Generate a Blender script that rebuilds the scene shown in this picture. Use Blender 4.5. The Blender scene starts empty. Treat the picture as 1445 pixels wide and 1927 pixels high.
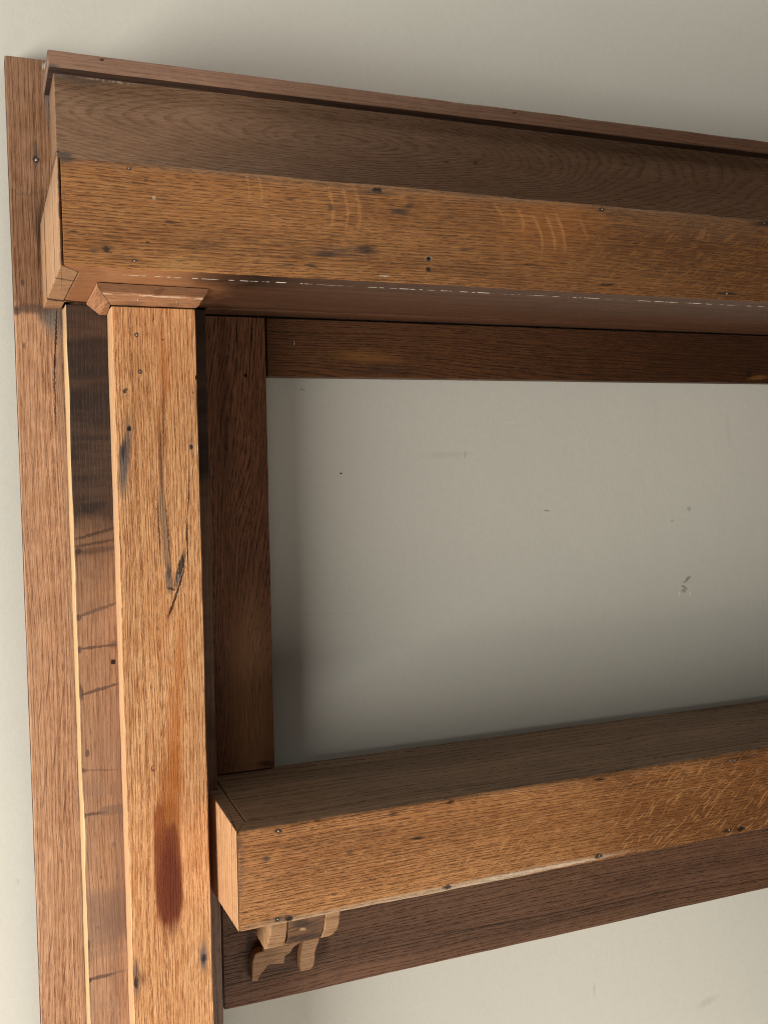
# An oak mantelpiece standing against a painted wall, seen close up and lit by a window low on the left.
import bpy, bmesh, math, random
from mathutils import Vector, Matrix, noise as mnoise

scn = bpy.context.scene
COL = scn.collection

# ------------------------------------------------------------------ camera
cam_d = bpy.data.cameras.new("camera")
cam = bpy.data.objects.new("camera", cam_d)
COL.objects.link(cam)
cam_d.sensor_fit = 'VERTICAL'
cam_d.sensor_height = 24.0
cam_d.lens = 24.0 * 0.97022
cam_d.clip_start = 0.01
cam_d.clip_end = 60
cam.matrix_world = Matrix(((0.928366, 0.037079, -0.369814, 0.000000), (-0.371379, 0.053288, -0.926951, 0.000000), (-0.014663, 0.997891, 0.063241, 1.450000), (0.000000, 0.000000, 0.000000, 1.000000)))
scn.camera = cam

# ------------------------------------------------------------------ light
w = bpy.data.worlds.new("World")
scn.world = w
w.use_nodes = True
w.node_tree.nodes["Background"].inputs[0].default_value = (1.0, 0.97, 0.93, 1)
w.node_tree.nodes["Background"].inputs[1].default_value = 0.05


def area_lamp(name, loc, target, sx, sy, power, color):
    d = bpy.data.lights.new(name, 'AREA')
    d.shape = 'RECTANGLE'
    d.size, d.size_y = sx, sy
    d.energy = power
    d.color = color
    o = bpy.data.objects.new(name, d)
    COL.objects.link(o)
    o.location = loc
    o.rotation_euler = (Vector(target) - Vector(loc)).to_track_quat('-Z', 'Y').to_euler()
    return o


area_lamp("window_light", (-2.30, -0.20, 0.60), (0.0, -0.20, 0.60), 1.7, 1.4, 158, (1.0, 0.985, 0.955))
area_lamp("floor_bounce_light", (0.5, 0.25, 0.02), (0.5, 0.9, 1.2), 1.7, 1.2, 13, (1.0, 0.94, 0.86))
area_lamp("ceiling_bounce_light", (0.1, 0.45, 2.75), (0.1, 0.6, 1.6), 2.6, 1.0, 13, (1.0, 0.98, 0.95))

vs = scn.view_settings
vs.view_transform = 'Standard'
vs.look = 'None'
vs.exposure = 0
vs.gamma = 1
vs.use_curve_mapping = False
scn.display_settings.display_device = 'sRGB'
scn.cycles.filter_width = 1.1

# ------------------------------------------------------------------ helpers
BASE = Vector((0.17, 1.15, 0.0))      # foot of the mantelpiece
ZC = 1.45                             # height of the eye


def lin(h, k=1.0):
    h = h.lstrip('#')
    r = []
    for i in (0, 2, 4):
        s = int(h[i:i + 2], 16) / 255
        r.append((s / 12.92 if s <= 0.04045 else ((s + 0.055) / 1.055) ** 2.4) * k)
    return (r[0], r[1], r[2], 1.0)


class G:
    """small node-tree writer"""

    def __init__(self, mat):
        self.t = mat.node_tree
        self.n = self.t.nodes
        self.l = self.t.links

    def put(self, sock, v):
        if v is None:
            return
        if hasattr(v, 'is_output'):
            self.l.new(v, sock)
        else:
            sock.default_value = v

    def m(self, op, a, b=None, c=None, clamp=False):
        nd = self.n.new('ShaderNodeMath')
        nd.operation = op
        nd.use_clamp = clamp
        for i, v in enumerate((a, b, c)):
            self.put(nd.inputs[i], v)
        return nd.outputs[0]

    def v(self, op, a, b=None, c=None, scale=None):
        nd = self.n.new('ShaderNodeVectorMath')
        nd.operation = op
        for i, x in enumerate((a, b, c)):
            self.put(nd.inputs[i], x)
        if scale is not None:
            self.put(nd.inputs['Scale'], scale)
        return nd.outputs['Value'] if op in ('LENGTH', 'DOT_PRODUCT', 'DISTANCE') else nd.outputs[0]

    def sep(self, a):
        nd = self.n.new('ShaderNodeSeparateXYZ')
        self.put(nd.inputs[0], a)
        return nd.outputs[0], nd.outputs[1], nd.outputs[2]

    def comb(self, x, y, z):
        nd = self.n.new('ShaderNodeCombineXYZ')
        for i, q in enumerate((x, y, z)):
            self.put(nd.inputs[i], q)
        return nd.outputs[0]

    def noise(self, vec, scale=1.0, detail=2.0, rough=0.5, color=False, dist=0.0):
        nd = self.n.new('ShaderNodeTexNoise')
        self.put(nd.inputs['Vector'], vec)
        nd.inputs['Scale'].default_value = scale
        nd.inputs['Detail'].default_value = detail
        nd.inputs['Roughness'].default_value = rough
        nd.inputs['Distortion'].default_value = dist
        return nd.outputs['Color' if color else 'Fac']

    def ss(self, x, a, b, lo=0.0, hi=1.0):
        nd = self.n.new('ShaderNodeMapRange')
        nd.interpolation_type = 'SMOOTHSTEP'
        self.put(nd.inputs[0], x)
        for i, q in enumerate((a, b, lo, hi)):
            self.put(nd.inputs[i + 1], q)
        return nd.outputs[0]

    def mix(self, f, a, b, mode='MIX'):
        nd = self.n.new('ShaderNodeMix')
        nd.data_type = 'RGBA'
        nd.blend_type = mode
        self.put(nd.inputs[0], f)
        self.put(nd.inputs[6], a)
        self.put(nd.inputs[7], b)
        return nd.outputs[2]

    def ell(self, vec, cx, cz, rx, rz, ang):
        nd = self.n.new('ShaderNodeMapping')
        nd.vector_type = 'TEXTURE'
        self.put(nd.inputs['Vector'], vec)
        nd.inputs['Location'].default_value = (cx - BASE.x, 0, cz - BASE.z)
        nd.inputs['Rotation'].default_value = (0, -math.radians(ang), 0)
        nd.inputs['Scale'].default_value = (rx, 1e4, rz)
        return self.v('LENGTH', nd.outputs[0])

    def slab(self, vec, cx, cz, rx, rz, ang):
        nd = self.n.new('ShaderNodeMapping')
        nd.vector_type = 'TEXTURE'
        self.put(nd.inputs['Vector'], vec)
        nd.inputs['Location'].default_value = (cx - BASE.x, 0, cz - BASE.z)
        nd.inputs['Rotation'].default_value = (0, -math.radians(ang), 0)
        nd.inputs['Scale'].default_value = (rx, 1e4, rz)
        q = self.v('MULTIPLY', nd.outputs[0], nd.outputs[0])
        return self.m('SQRT', self.v('LENGTH', q))


def new_mat(name):
    mat = bpy.data.materials.new(name)
    mat.use_nodes = True
    g = G(mat)
    b = g.n["Principled BSDF"]
    return mat, g, b


def oak(name, axis, light, mid, dark, trunk=(1.0, 0.0), space=0.003, warp=0.010, cathedral=0.0, ring=0.6,
        pore=0.7, pore_w=950, pore_l=95, pore_t=(0.50, 0.66), fibre=0.35, fibre_w=650, fibre_l=34, mottle=0.35, fleck=0.0, fleck_rot=35, fleck_in=(), fleck_col=None, blotch=0.35,
        blotch_col=None, rough=0.52, bump=0.5, marks=(), seed=0, spec=0.22, extra=None, ptex=0.75):
    mat, g, b = new_mat(name)
    relief = None
    tc = g.n.new('ShaderNodeTexCoord').outputs['Object']
    x, y, z = g.sep(tc)
    u, v_, w_ = {'x': (x, z, y), 'z': (z, x, y), 'y': (y, z, x)}[axis]
    off = (seed * 3.17, seed * 1.91, seed * 2.3)
    uvw = g.v('ADD', g.comb(u, v_, w_), off)
    # slow bending of the grain
    big = g.noise(g.v('MULTIPLY', uvw, (2.2, 9, 9)), 1.0, 2.0, 0.5, color=True)
    b1, b2, _ = g.sep(g.v('SUBTRACT', big, (0.5, 0.5, 0.5)))
    fine = g.noise(g.v('MULTIPLY', uvw, (14, 60, 60)), 1.0, 2.0, 0.55, color=True)
    f1, f2, _ = g.sep(g.v('SUBTRACT', fine, (0.5, 0.5, 0.5)))
    v2 = g.m('ADD', g.m('MULTIPLY_ADD', b1, warp * 2.5, v_), g.m('MULTIPLY', f1, warp * 0.12))
    w2 = g.m('ADD', g.m('MULTIPLY_ADD', b2, warp * 2.5, w_), g.m('MULTIPLY', f2, warp * 0.12))
    dv = g.m('SUBTRACT', v2, trunk[0])
    dw = g.m('SUBTRACT', g.m('MULTIPLY_ADD', u, cathedral, w2), trunk[1])
    r = g.m('SQRT', g.m('ADD', g.m('MULTIPLY', dv, dv), g.m('MULTIPLY', dw, dw)))
    vary = g.noise(g.comb(g.m('MULTIPLY', r, 90), seed, 0.0), 1.0, 1.0)
    ph = g.m('ADD', g.m('DIVIDE', r, space), g.m('MULTIPLY', vary, 3.5))
    fr = g.m('FRACT', ph)
    early = g.m('MULTIPLY', g.ss(fr, 0.35, 0.80), g.ss(fr, 1.0, 0.88))
    # open pores: short dark dashes along the grain, crowded in the early wood
    pv = g.comb(g.m('MULTIPLY', u, pore_l), g.m('MULTIPLY', v2, pore_w), g.m('MULTIPLY', w2, pore_w))
    pn = g.noise(g.v('ADD', pv, off), 1.0, 2.0, 0.6)
    patch = g.noise(g.v('MULTIPLY', uvw, (9, 30, 30)), 1.0, 2.0)
    thr = g.m('ADD', g.m('MULTIPLY_ADD', early, -0.08, pore_t[0] + 0.04), g.m('MULTIPLY', g.m('SUBTRACT', patch, 0.5), -0.16))
    pores = g.ss(g.m('SUBTRACT', pn, thr), 0.0, pore_t[1] - pore_t[0])
    pores = g.m('MULTIPLY', pores, g.m('MULTIPLY_ADD', early, ptex, 1.0 - ptex))
    # fibre: fine light and dark lines
    fb = g.noise(g.v('ADD', g.comb(g.m('MULTIPLY', u, fibre_l), g.m('MULTIPLY', v2, fibre_w), g.m('MULTIPLY', w2, fibre_w)), off),
                 1.0, 2.5, 0.68)
    fbs = g.ss(fb, 0.30, 0.70)
    # mottling across the grain, and broad colour
    mo = g.noise(g.v('MULTIPLY', uvw, (55, 75, 75)), 1.0, 3.0, 0.65)
    bl = g.noise(g.v('MULTIPLY', uvw, (3.5, 22, 22)), 1.0, 3.0, 0.6)
    bls = g.ss(bl, 0.32, 0.70)
    t = g.m('ADD', g.m('MULTIPLY_ADD', g.m('SUBTRACT', early, 0.35), ring, 0.45),
            g.m('MULTIPLY', g.m('SUBTRACT', fbs, 0.5), fibre * 2))
    t = g.m('MULTIPLY_ADD', g.m('SUBTRACT', mo, 0.5), mottle * 2, t, clamp=True)
    col = g.mix(t, light, mid)
    col = g.mix(g.m('MULTIPLY', bls, blotch), col, blotch_col or mid)
    if fleck > 0:
        mp = g.n.new('ShaderNodeMapping')
        sway = g.m('MULTIPLY', g.m('SUBTRACT', g.noise(g.v('MULTIPLY', uvw, (16, 26, 26)), 1.0, 1.0), 0.5), 0.030)
        g.put(mp.inputs['Vector'], g.comb(u, g.m('ADD', v2, sway), w2))
        mp.vector_type = 'TEXTURE'
        mp.inputs['Rotation'].default_value = (0, 0, math.radians(fleck_rot))
        mp.inputs['Scale'].default_value = (0.017, 0.0021, 0.01)
        fn = g.noise(mp.outputs[0], 1.0, 1.0, 0.5)
        fm = g.ss(fn, 0.59, 0.66)
        lo = g.noise(g.v('MULTIPLY', uvw, (7, 11, 11)), 1.0, 1.0)
        pick = g.m('MULTIPLY', g.ss(lo, 0.42, 0.62), 0.35)
        for e in fleck_in:
            pick = g.m('MAXIMUM', pick, g.ss(g.ell(tc, *e), 1.25, 0.55))
        fm = g.m('MULTIPLY', fm, pick)
        pores = g.m('MULTIPLY', pores, g.m('SUBTRACT', 1.0, g.m('MULTIPLY', fm, 0.8)))
    col = g.mix(g.m('MULTIPLY', pores, pore), col, dark)
    # stains, nail holes, knots, scuffs, some painted light and shade - each with a shape of its own
    if marks:
        edge = g.noise(g.v('ADD', g.comb(g.m('MULTIPLY', u, 30), g.m('MULTIPLY', v_, 480), 0.0), off), 1.0, 1.5, 0.6)
        eo = g.m('MULTIPLY', g.m('SUBTRACT', edge, 0.5), 0.022)
        pg = g.v('ADD', tc, g.comb(eo if axis == 'x' else 0.0, 0.0, eo if axis == 'z' else 0.0))
        jn = g.noise(tc, 260, 2.0, 0.6, color=True)
        pj = g.v('ADD', tc, g.v('SCALE', g.v('SUBTRACT', jn, (0.5, 0.5, 0.5)), scale=0.0035))
        jb = g.noise(tc, 45, 2.0, 0.6, color=True)
        pb = g.v('ADD', tc, g.v('SCALE', g.v('SUBTRACT', jb, (0.5, 0.5, 0.5)), scale=0.020))
        relief = None
        sp = {'g': pg, 'j': pj, 'b': pb, 'n': tc}
        for mk in marks:
            e, c, k, soft, kind = mk[:5]
            d = (g.slab if 's' in kind else g.ell)(sp[kind[0]], *e)
            if 'r' in kind:      # a curved band, seen only inside a second outline
                f = g.m('MULTIPLY', g.ss(g.m('ABSOLUTE', g.m('SUBTRACT', d, 1.0)), soft, soft * 0.3), k)
                f = g.m('MULTIPLY', f, g.ss(g.ell(pj, *mk[5]), 1.25, 0.6))
            else:
                f = g.m('MULTIPLY', g.ss(d, 1.0 + soft, 1.0 - soft), k)
            if 'p' in kind:      # follows the pores
                f = g.m('MULTIPLY', f, g.m('MULTIPLY_ADD', fbs, 0.75, 0.35), clamp=True)
            if 'd' in kind:      # broken into dashes
                f = g.m('MULTIPLY', f, g.ss(g.noise(tc, 170, 2.0, 0.7), 0.44, 0.54))
            if 'h' in kind:
                relief = f if relief is None else g.m('MAXIMUM', relief, f)
            col = g.mix(f, col, c, 'MULTIPLY' if 'm' in kind else 'MIX')
    if fleck > 0:      # rays: the old finish lies thinner on them
        col = g.mix(g.m('MULTIPLY', fm, fleck), col, fleck_col or tuple(min(1, c * 1.3) for c in light[:3]) + (1,))
    if extra:
        col = extra(g, tc, col, fbs)
    g.put(b.inputs['Base Color'], col)
    g.put(b.inputs['Roughness'], g.m('MULTIPLY_ADD', pores, 0.25, g.m('MULTIPLY_ADD', bls, 0.12, rough - 0.06)))
    b.inputs['Specular IOR Level'].default_value = spec
    h = g.m('SUBTRACT', g.m('MULTIPLY', fbs, 0.35), g.m('ADD', pores, g.m('MULTIPLY', early, 0.25)))
    if relief is not None:
        h = g.m('MULTIPLY_ADD', relief, -4.0, h)
    bp = g.n.new('ShaderNodeBump')
    bp.inputs['Strength'].default_value = bump
    bp.inputs['Distance'].default_value = 0.0006
    g.put(bp.inputs['Height'], h)
    g.put(b.inputs['Normal'], bp.outputs[0])
    return mat


def link(name, verts, faces, mats, parent=None, fmat=None, smooth=False, world=False):
    me = bpy.data.meshes.new(name)
    off = Vector((0, 0, 0)) if world else BASE
    me.from_pydata([tuple(Vector(p) - off) for p in verts], [], faces)
    bm = bmesh.new()
    bm.from_mesh(me)
    bmesh.ops.recalc_face_normals(bm, faces=bm.faces)
    bm.to_mesh(me)
    bm.free()
    for q in (mats if isinstance(mats, (list, tuple)) else [mats]):
        me.materials.append(q)
    if fmat:
        for p in me.polygons:
            p.material_index = fmat(p.normal, p.center)
    if smooth:
        for p in me.polygons:
            p.use_smooth = True
    o = bpy.data.objects.new(name, me)
    COL.objects.link(o)
    if parent:
        o.parent = parent
    return o


def board(name, axis, a, b, c, mats, parent, r=0.0012, jit=0.0004, seed=1, fmat=None, step=0.008, seg=3, mitre=None):
    """A sawn board swept along axis. a: extent along the grain, b and c: the two other extents
    (axis x: b=y, c=z; axis z: b=x, c=y). Arrises are rounded and slightly uneven, as worn ones are.
    r may be four radii for the corners (b0c0, b1c0, b1c1, b0c1)."""
    rr = [r] * 4 if not isinstance(r, (list, tuple)) else list(r)
    n = max(2, int((a[1] - a[0]) / step))
    corners = [(b[0], c[0], 1, 1), (b[1], c[0], -1, 1), (b[1], c[1], -1, -1), (b[0], c[1], 1, -1)]
    start = [180, 270, 0, 90]
    verts, faces = [], []
    stations = [a[0]] + [a[0] + 0.0008] + [a[0] + (a[1] - a[0]) * i / n for i in range(1, n)] + [a[1] - 0.0008, a[1]]
    for si, s in enumerate(stations):
        shrink = 0.0008 if si in (0, len(stations) - 1) else 0.0
        for ci, (pb, pc, db, dc) in enumerate(corners):
            wn = mnoise.noise(Vector((s * 18, ci * 7.3 + seed * 3.1, seed))) + 0.5 * mnoise.noise(Vector((s * 70, ci * 3.3, seed * 5.7)))
            dent = max(0.0, mnoise.noise(Vector((s * 11, ci * 4.7 + 20, seed * 2.3))) - 0.30) * 3.2 * jit
            rad = max(0.0004, rr[ci] * (1 + 0.35 * wn) + jit * max(0, wn) * 1.2 + dent)
            ox = shrink + jit * 0.35 * mnoise.noise(Vector((s * 25, ci * 5.1, seed * 1.7)))
            oy = shrink + jit * 0.35 * mnoise.noise(Vector((s * 25, ci * 9.1 + 4, seed * 2.7)))
            cb, cc = pb + db * (rad + ox), pc + dc * (rad + oy)
            for k in range(seg + 1):
                t = math.radians(start[ci] + 90 * k / seg)
                qb, qc = cb + rad * math.cos(t), cc + rad * math.sin(t)
                verts.append((s, qb, qc) if axis == 'x' else (qb, qc, s) if axis == 'z' else (qb, s, qc))
    if mitre:                      # (x at the front face, slope, where the cut has died out)
        x0, sl, xe = mitre
        for i, (vx, vy, vz) in enumerate(verts):
            if vx < xe:
                xm = x0 + (vy - b[0]) * sl
                verts[i] = (xm + (vx - x0) / (xe - x0) * (xe - xm), vy, vz)
    m = 4 * (seg + 1)
    for i in range(len(stations) - 1):
        for j in range(m):
            k = (j + 1) % m
            faces.append((i * m + j, i * m + k, (i + 1) * m + k, (i + 1) * m + j))
    faces.append(tuple(range(m)))
    faces.append(tuple(range((len(stations) - 1) * m, len(stations) * m)))
    return link(name, verts, faces, mats, parent, fmat)


def prism(name, pts, lo, hi, plane, mats, parent, bev=0.0006, fmat=None):
    """pts: outline, in XY extruded along Z ('xy') or in XZ extruded along Y ('xz')"""
    n = len(pts)
    lo_ = lo if callable(lo) else (lambda p: lo)
    hi_ = hi if callable(hi) else (lambda p: hi)
    if plane == 'xy':
        verts = [(p[0], p[1], lo_(p)) for p in pts] + [(p[0], p[1], hi_(p)) for p in pts]
    else:
        verts = [(p[0], lo_(p), p[1]) for p in pts] + [(p[0], hi_(p), p[1]) for p in pts]
    faces = [tuple(range(n)), tuple(range(n, 2 * n))] + [(i, (i + 1) % n, n + (i + 1) % n, n + i) for i in range(n)]
    o = link(name, verts, faces, mats, parent, None)
    if bev:
        bm = bmesh.new()
        bm.from_mesh(o.data)
        es = [e for e in bm.edges if len(e.link_faces) == 2 and e.calc_face_angle(0) > 0.6]
        bmesh.ops.bevel(bm, geom=es, offset=bev, segments=2, affect='EDGES', profile=0.5)
        bmesh.ops.recalc_face_normals(bm, faces=bm.faces)
        bm.to_mesh(o.data)
        bm.free()
    if fmat:
        for p in o.data.polygons:
            p.material_index = fmat(p.normal, p.center)
    return o


def smooth_line(p, q, n, amp, seed):
    return [(p[0] + (q[0] - p[0]) * i / n + amp * mnoise.noise(Vector((i * 0.7, seed, 0))),
             p[1] + (q[1] - p[1]) * i / n) for i in range(n + 1)]


# ------------------------------------------------------------------ materials
BLACK = lin('#15110e')
INK = lin('#2b2826')
GREY = lin('#6f6862')
CHALK = lin('#d8cdbd')


def nail_hole(e, k=0.95):
    """a small dark hole with a grey-blue iron halo"""
    return [((e[0], e[1], e[2] * 2.0, e[3] * 3.2, e[4]), lin('#4a4440'), 0.45 * k, 0.7, 'g'), (e, BLACK, k, 0.35, 'j')]


def dash(e, k=0.85):
    return [(e, lin('#241a13'), k, 0.6, 'gp')]


# --- wall paint
wall_m, g, bs = new_mat("greige_wall_paint")
tc = g.n.new('ShaderNodeTexCoord').outputs['Object']
n1 = g.noise(tc, 1.7, 3.0, 0.55)
wc = g.mix(g.ss(n1, 0.35, 0.7), lin('#d3cebf'), lin('#cec9bb'))
n2 = g.noise(tc, 130, 2.0, 0.6)
wc = g.mix(g.m('MULTIPLY', g.ss(n2, 0.35, 0.75), 0.10), wc, lin('#b5afa2'))
BSAVE = BASE
BASE = Vector((0, 0, 0))
jn = g.noise(tc, 300, 2.0, 0.6, color=True)
pj = g.v('ADD', tc, g.v('SCALE', g.v('SUBTRACT', jn, (0.5, 0.5, 0.5)), scale=0.003))
for e, c, k, sft in (
        ((0.9471, 1.2548, 0.00477, 0.00235, 27.2), lin('#5c5049'), 0.55, 0.5), ((0.9423, 1.2504, 0.00476, 0.00157, 22.4), lin('#5c5049'), 0.5, 0.6),
        ((0.9386, 1.2436, 0.00380, 0.00125, -10.2), lin('#5e524a'), 0.55, 0.5), ((0.9424, 1.2410, 0.00381, 0.00110, -15.9), lin('#675b52'), 0.7, 0.6),
        ((0.9396, 1.2381, 0.00476, 0.00125, -2.2), lin('#5e524a'), 0.55, 0.5), ((0.9396, 1.2354, 0.00381, 0.00110, -12.0), lin('#5e524a'), 0.5, 0.5),
        ((0.4126, 1.4202, 0.00155, 0.00147, -1.1), lin('#1d1a17'), 0.95, 0.4), ((0.9315, 1.2332, 0.00114, 0.00313, 0.3), lin('#efe8da'), 0.9, 0.5), ((0.9501, 1.2311, 0.00115, 0.00275, 0.3), lin('#efe8da'), 0.9, 0.5),
        ((0.5591, 1.4412, 0.02764, 0.00347, 1.8), lin('#7d776c'), 0.10, 0.8), ((0.5861, 1.4408, 0.00117, 0.00489, -0.6), lin('#7d776c'), 0.35, 0.6),
        ((0.7100, 1.3625, 0.00419, 0.00095, -10.8), lin('#5d574d'), 0.6, 0.6), ((0.9484, 1.3569, 0.00380, 0.00311, 0.3), lin('#7a7468'), 0.4, 0.6),
        ((0.9183, 1.3403, 0.00281, 0.00154, -2.3), lin('#7a7468'), 0.35, 0.6), ((0.3644, 1.5245, 0.00341, 0.00098, -23.8), lin('#6a6459'), 0.5, 0.6),
        ((1.0190, 1.4700, 0.00294, 0.02035, 5.5), lin('#857f73'), 0.10, 0.9), ((0.6540, 1.4831, 0.00647, 0.00142, -0.2), lin('#dfd8ca'), 0.3, 0.7),
        ((0.9865, 0.6045, 0.01602, 0.00502, 9.3), lin('#8b8478'), 0.22, 0.8), ((0.3941, 1.2441, 0.04930, 0.00135, -2.4), lin('#857e72'), 0.07, 0.8),
        ((0.7851, 0.6684, 0.00180, 0.00791, -0.1), lin('#8b8478'), 0.3, 0.8), ((0.0165, 0.9651, 0.00169, 0.00369, -2.0), lin('#9a958a'), 0.2, 0.8)):
    wc = g.mix(g.m('MULTIPLY', g.ss(g.ell(pj, *e), 1 + sft, 1 - sft), k), wc, c)
BASE = BSAVE
g.put(bs.inputs['Base Color'], wc)
bs.inputs['Roughness'].default_value = 0.62
bs.inputs['Specular IOR Level'].default_value = 0.25
bp = g.n.new('ShaderNodeBump')
bp.inputs['Strength'].default_value = 0.22
bp.inputs['Distance'].default_value = 0.0008
hh = g.m('ADD', g.m('MULTIPLY', g.noise(tc, 330, 2.0, 0.6), 0.8), g.m('MULTIPLY', g.noise(tc, 24, 2.0, 0.5), 1.6))
g.put(bp.inputs['Height'], hh)
g.put(bs.inputs['Normal'], bp.outputs[0])

# --- pilaster: bright sanded oak, strong vertical streaks
rs = lin('#5b2417')
org = lin('#b5641f')
m_pil = oak("sanded_oak_pilaster", 'z', lin('#ebb37c'), lin('#b06f3d'), lin('#5a2f17'), trunk=(0.9, 0.1), space=0.0040,
            warp=0.009, ring=0.15, pore=0.4, fibre=0.62, blotch=0.30, rough=0.55, bump=0.8, fibre_w=1500, fibre_l=36, mottle=0.4, pore_w=1300, seed=1,
            marks=[
                ((0.1773, 1.5394, 0.00496, 0.03317, 2.4), org, 0.52, 0.8, 'g'), ((0.1712, 1.4785, 0.00386, 0.04998, -1.6), org, 0.40, 0.9, 'g'),
                ((0.1854, 1.2291, 0.00508, 0.04303, -1.6), org, 0.63, 0.8, 'g'), ((0.1772, 1.1376, 0.00734, 0.06356, -1.6), org, 0.71, 0.8, 'g'),
                ((0.1640, 1.2652, 0.01333, 0.03403, -1.6), org, 0.25, 0.9, 'g'), ((0.1701, 1.0862, 0.01127, 0.02898, -1.6), lin('#8a3f16'), 0.6, 0.8, 'gp'),
                ((0.1712, 1.0861, 0.01072, 0.04639, -1.6), lin('#a8601f'), 0.62, 0.6, 'g'), ((0.1661, 1.0460, 0.01352, 0.03023, -0.6), lin('#94521c'), 0.70, 0.22, 'gs'),
                ((0.1659, 0.9963, 0.01413, 0.05377, 0.8), lin('#74340f'), 0.86, 0.12, 'gs'), ((0.1665, 0.9785, 0.01358, 0.04803, 0.8), lin('#6a2a0a'), 0.80, 0.30, 'g'),
                ((0.1698, 0.9927, 0.00793, 0.04567, 0.3), lin('#541c05'), 0.55, 0.6, 'g'), ((0.1580, 1.0561, 0.00616, 0.01969, 2.2), lin('#8a4517'), 0.75, 0.3, 'g'),
                ((0.1290, 1.2004, 0.00761, 0.33856, -2.9), lin('#8a5229'), 0.40, 0.9, 'gp'),
                ((0.1343, 1.4457, 0.00484, 0.03411, -7.6), lin('#4f4a48'), 0.80, 0.7, 'g'), ((0.1317, 1.4512, 0.00268, 0.01208, -9.5), lin('#2c2a2c'), 0.85, 0.6, 'g'),
                ((0.1321, 1.4265, 0.00376, 0.01653, -1.7), lin('#6b6158'), 0.6, 0.8, 'g'),
                ((0.1713, 1.4451, 0.00276, 0.03345, 0.3), lin('#6b4127'), 0.55, 0.7, 'gp'), ((0.1737, 1.4896, 0.00221, 0.03331, -0.6), lin('#6b3f22'), 0.5, 0.8, 'gp'),
                ((0.1708, 1.4283, 0.00166, 0.05305, 1.3), lin('#7a5236'), 0.85, 0.35, 'j'), ((0.1745, 1.4785, 0.00072, 0.03892, -0.6), lin('#5a341d'), 0.8, 0.5, 'j'), ((0.1707, 1.3863, 0.00305, 0.02581, 3.3), lin('#967355'), 0.90, 0.22, 'j'), ((0.1735, 1.3468, 0.00278, 0.03497, 3.3), lin('#937054'), 0.90, 0.22, 'j'),
                ((0.1759, 1.3127, 0.00391, 0.01247, 6.2), lin('#85664f'), 0.9, 0.3, 'j'), ((0.1665, 1.3725, 0.00088, 0.03366, 1.3), lin('#5a3520'), 0.8, 0.5, 'j'),
                ((0.1757, 1.3664, 0.00089, 0.03379, 3.3), lin('#4a2b1b'), 0.85, 0.5, 'j'), ((0.1757, 1.3240, 0.00223, 0.00792, -1.6), lin('#463d38'), 0.75, 0.6, 'j'),
                ((0.1886, 1.3261, 0.00310, 0.01875, -15.6), lin('#2a211e'), 0.92, 0.4, 'jh'), ((0.1856, 1.3177, 0.00225, 0.00796, -15.6), lin('#9b9188'), 0.55, 0.5, 'jd'),
                ((0.1987, 1.4051, 0.00062, 0.03392, -2.5), lin('#3a2113'), 0.85, 0.5, 'j'), ((0.1962, 1.3541, 0.00068, 0.02556, 0.4), lin('#3a2113'), 0.9, 0.5, 'jh'),
                ((0.1840, 1.3008, 0.00101, 0.02731, -19.6), lin('#35180f'), 0.92, 0.45, 'jh'), ((0.1767, 1.2825, 0.00168, 0.00796, -26.8), lin('#6b3a1c'), 0.8, 0.6, 'j'),
                ((0.1774, 1.3052, 0.00503, 0.00113, -18.8), lin('#3a2015'), 0.9, 0.5, 'j'),
                ((0.2012, 0.8974, 0.00408, 0.01435, 1.4), lin('#4d4f54'), 0.8, 0.7, 'g'), ((0.2018, 0.8954, 0.00262, 0.00479, -1.5), BLACK, 0.85, 0.5, 'j'),
                ((0.1290, 0.8901, 0.00388, 0.01985, 1.1), lin('#54483f'), 0.75, 0.7, 'g'), ((0.1294, 0.8842, 0.00222, 0.00526, -1.7), BLACK, 0.9, 0.5, 'jh'),
                ((0.1351, 0.8865, 0.00779, 0.00585, -48.5), lin('#7a4c2b'), 0.5, 0.7, 'j'),
                ((0.2035, 1.4569, 0.00226, 0.01126, -1.5), lin('#7a6656'), 0.5, 0.8, 'g'), ((0.2029, 1.4553, 0.00203, 0.00253, -1.5), lin('#2b2624'), 0.95, 0.4, 'j'),
                ((0.1535, 1.1141, 0.00278, 0.00316, -1.7), lin('#7c2f1d'), 0.9, 0.3, 'n'), ((0.1540, 1.1146, 0.00167, 0.00195, -1.7), lin('#c98a5e'), 0.9, 0.3, 'n'),
                ((0.1496, 1.5717, 0.00248, 0.00251, -1.7), lin('#1c1715'), 0.92, 0.35, 'j'),
                ((0.1523, 1.5341, 0.00249, 0.00252, -1.7), lin('#3a302b'), 0.85, 0.45, 'j'),
                ((0.1371, 1.5126, 0.00322, 0.00383, -1.7), lin('#2d2420'), 0.9, 0.45, 'jd'),
                ((0.1397, 1.4753, 0.00172, 0.00247, -1.7), BLACK, 0.95, 0.4, 'jh'),
                ((0.1672, 1.5898, 0.00082, 0.00548, -1.7), lin('#5a3520'), 0.8, 0.6, 'j'), ((0.1759, 1.5675, 0.00110, 0.00138, -1.6), lin('#3f2413'), 0.9, 0.5, 'j'),
                ((0.2099, 1.5288, 0.00085, 0.00168, -1.5), BLACK, 0.9, 0.5, 'jh'), ((0.2061, 1.5125, 0.00085, 0.00140, -1.5), BLACK, 0.7, 0.5, 'j'),
                ((0.2128, 1.2711, 0.00230, 0.00288, -1.5), lin('#3f2a1c'), 0.8, 0.6, 'j'),
            ])
m_pale = oak("pale_sawn_edge", 'z', lin('#d0a67c'), lin('#b88d64'), lin('#835537'), trunk=(0.4, 0.5), space=0.005, warp=0.008,
             ring=0.4, pore=0.5, fibre=0.45, blotch=0.2, rough=0.6, bump=0.3, seed=2)
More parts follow.
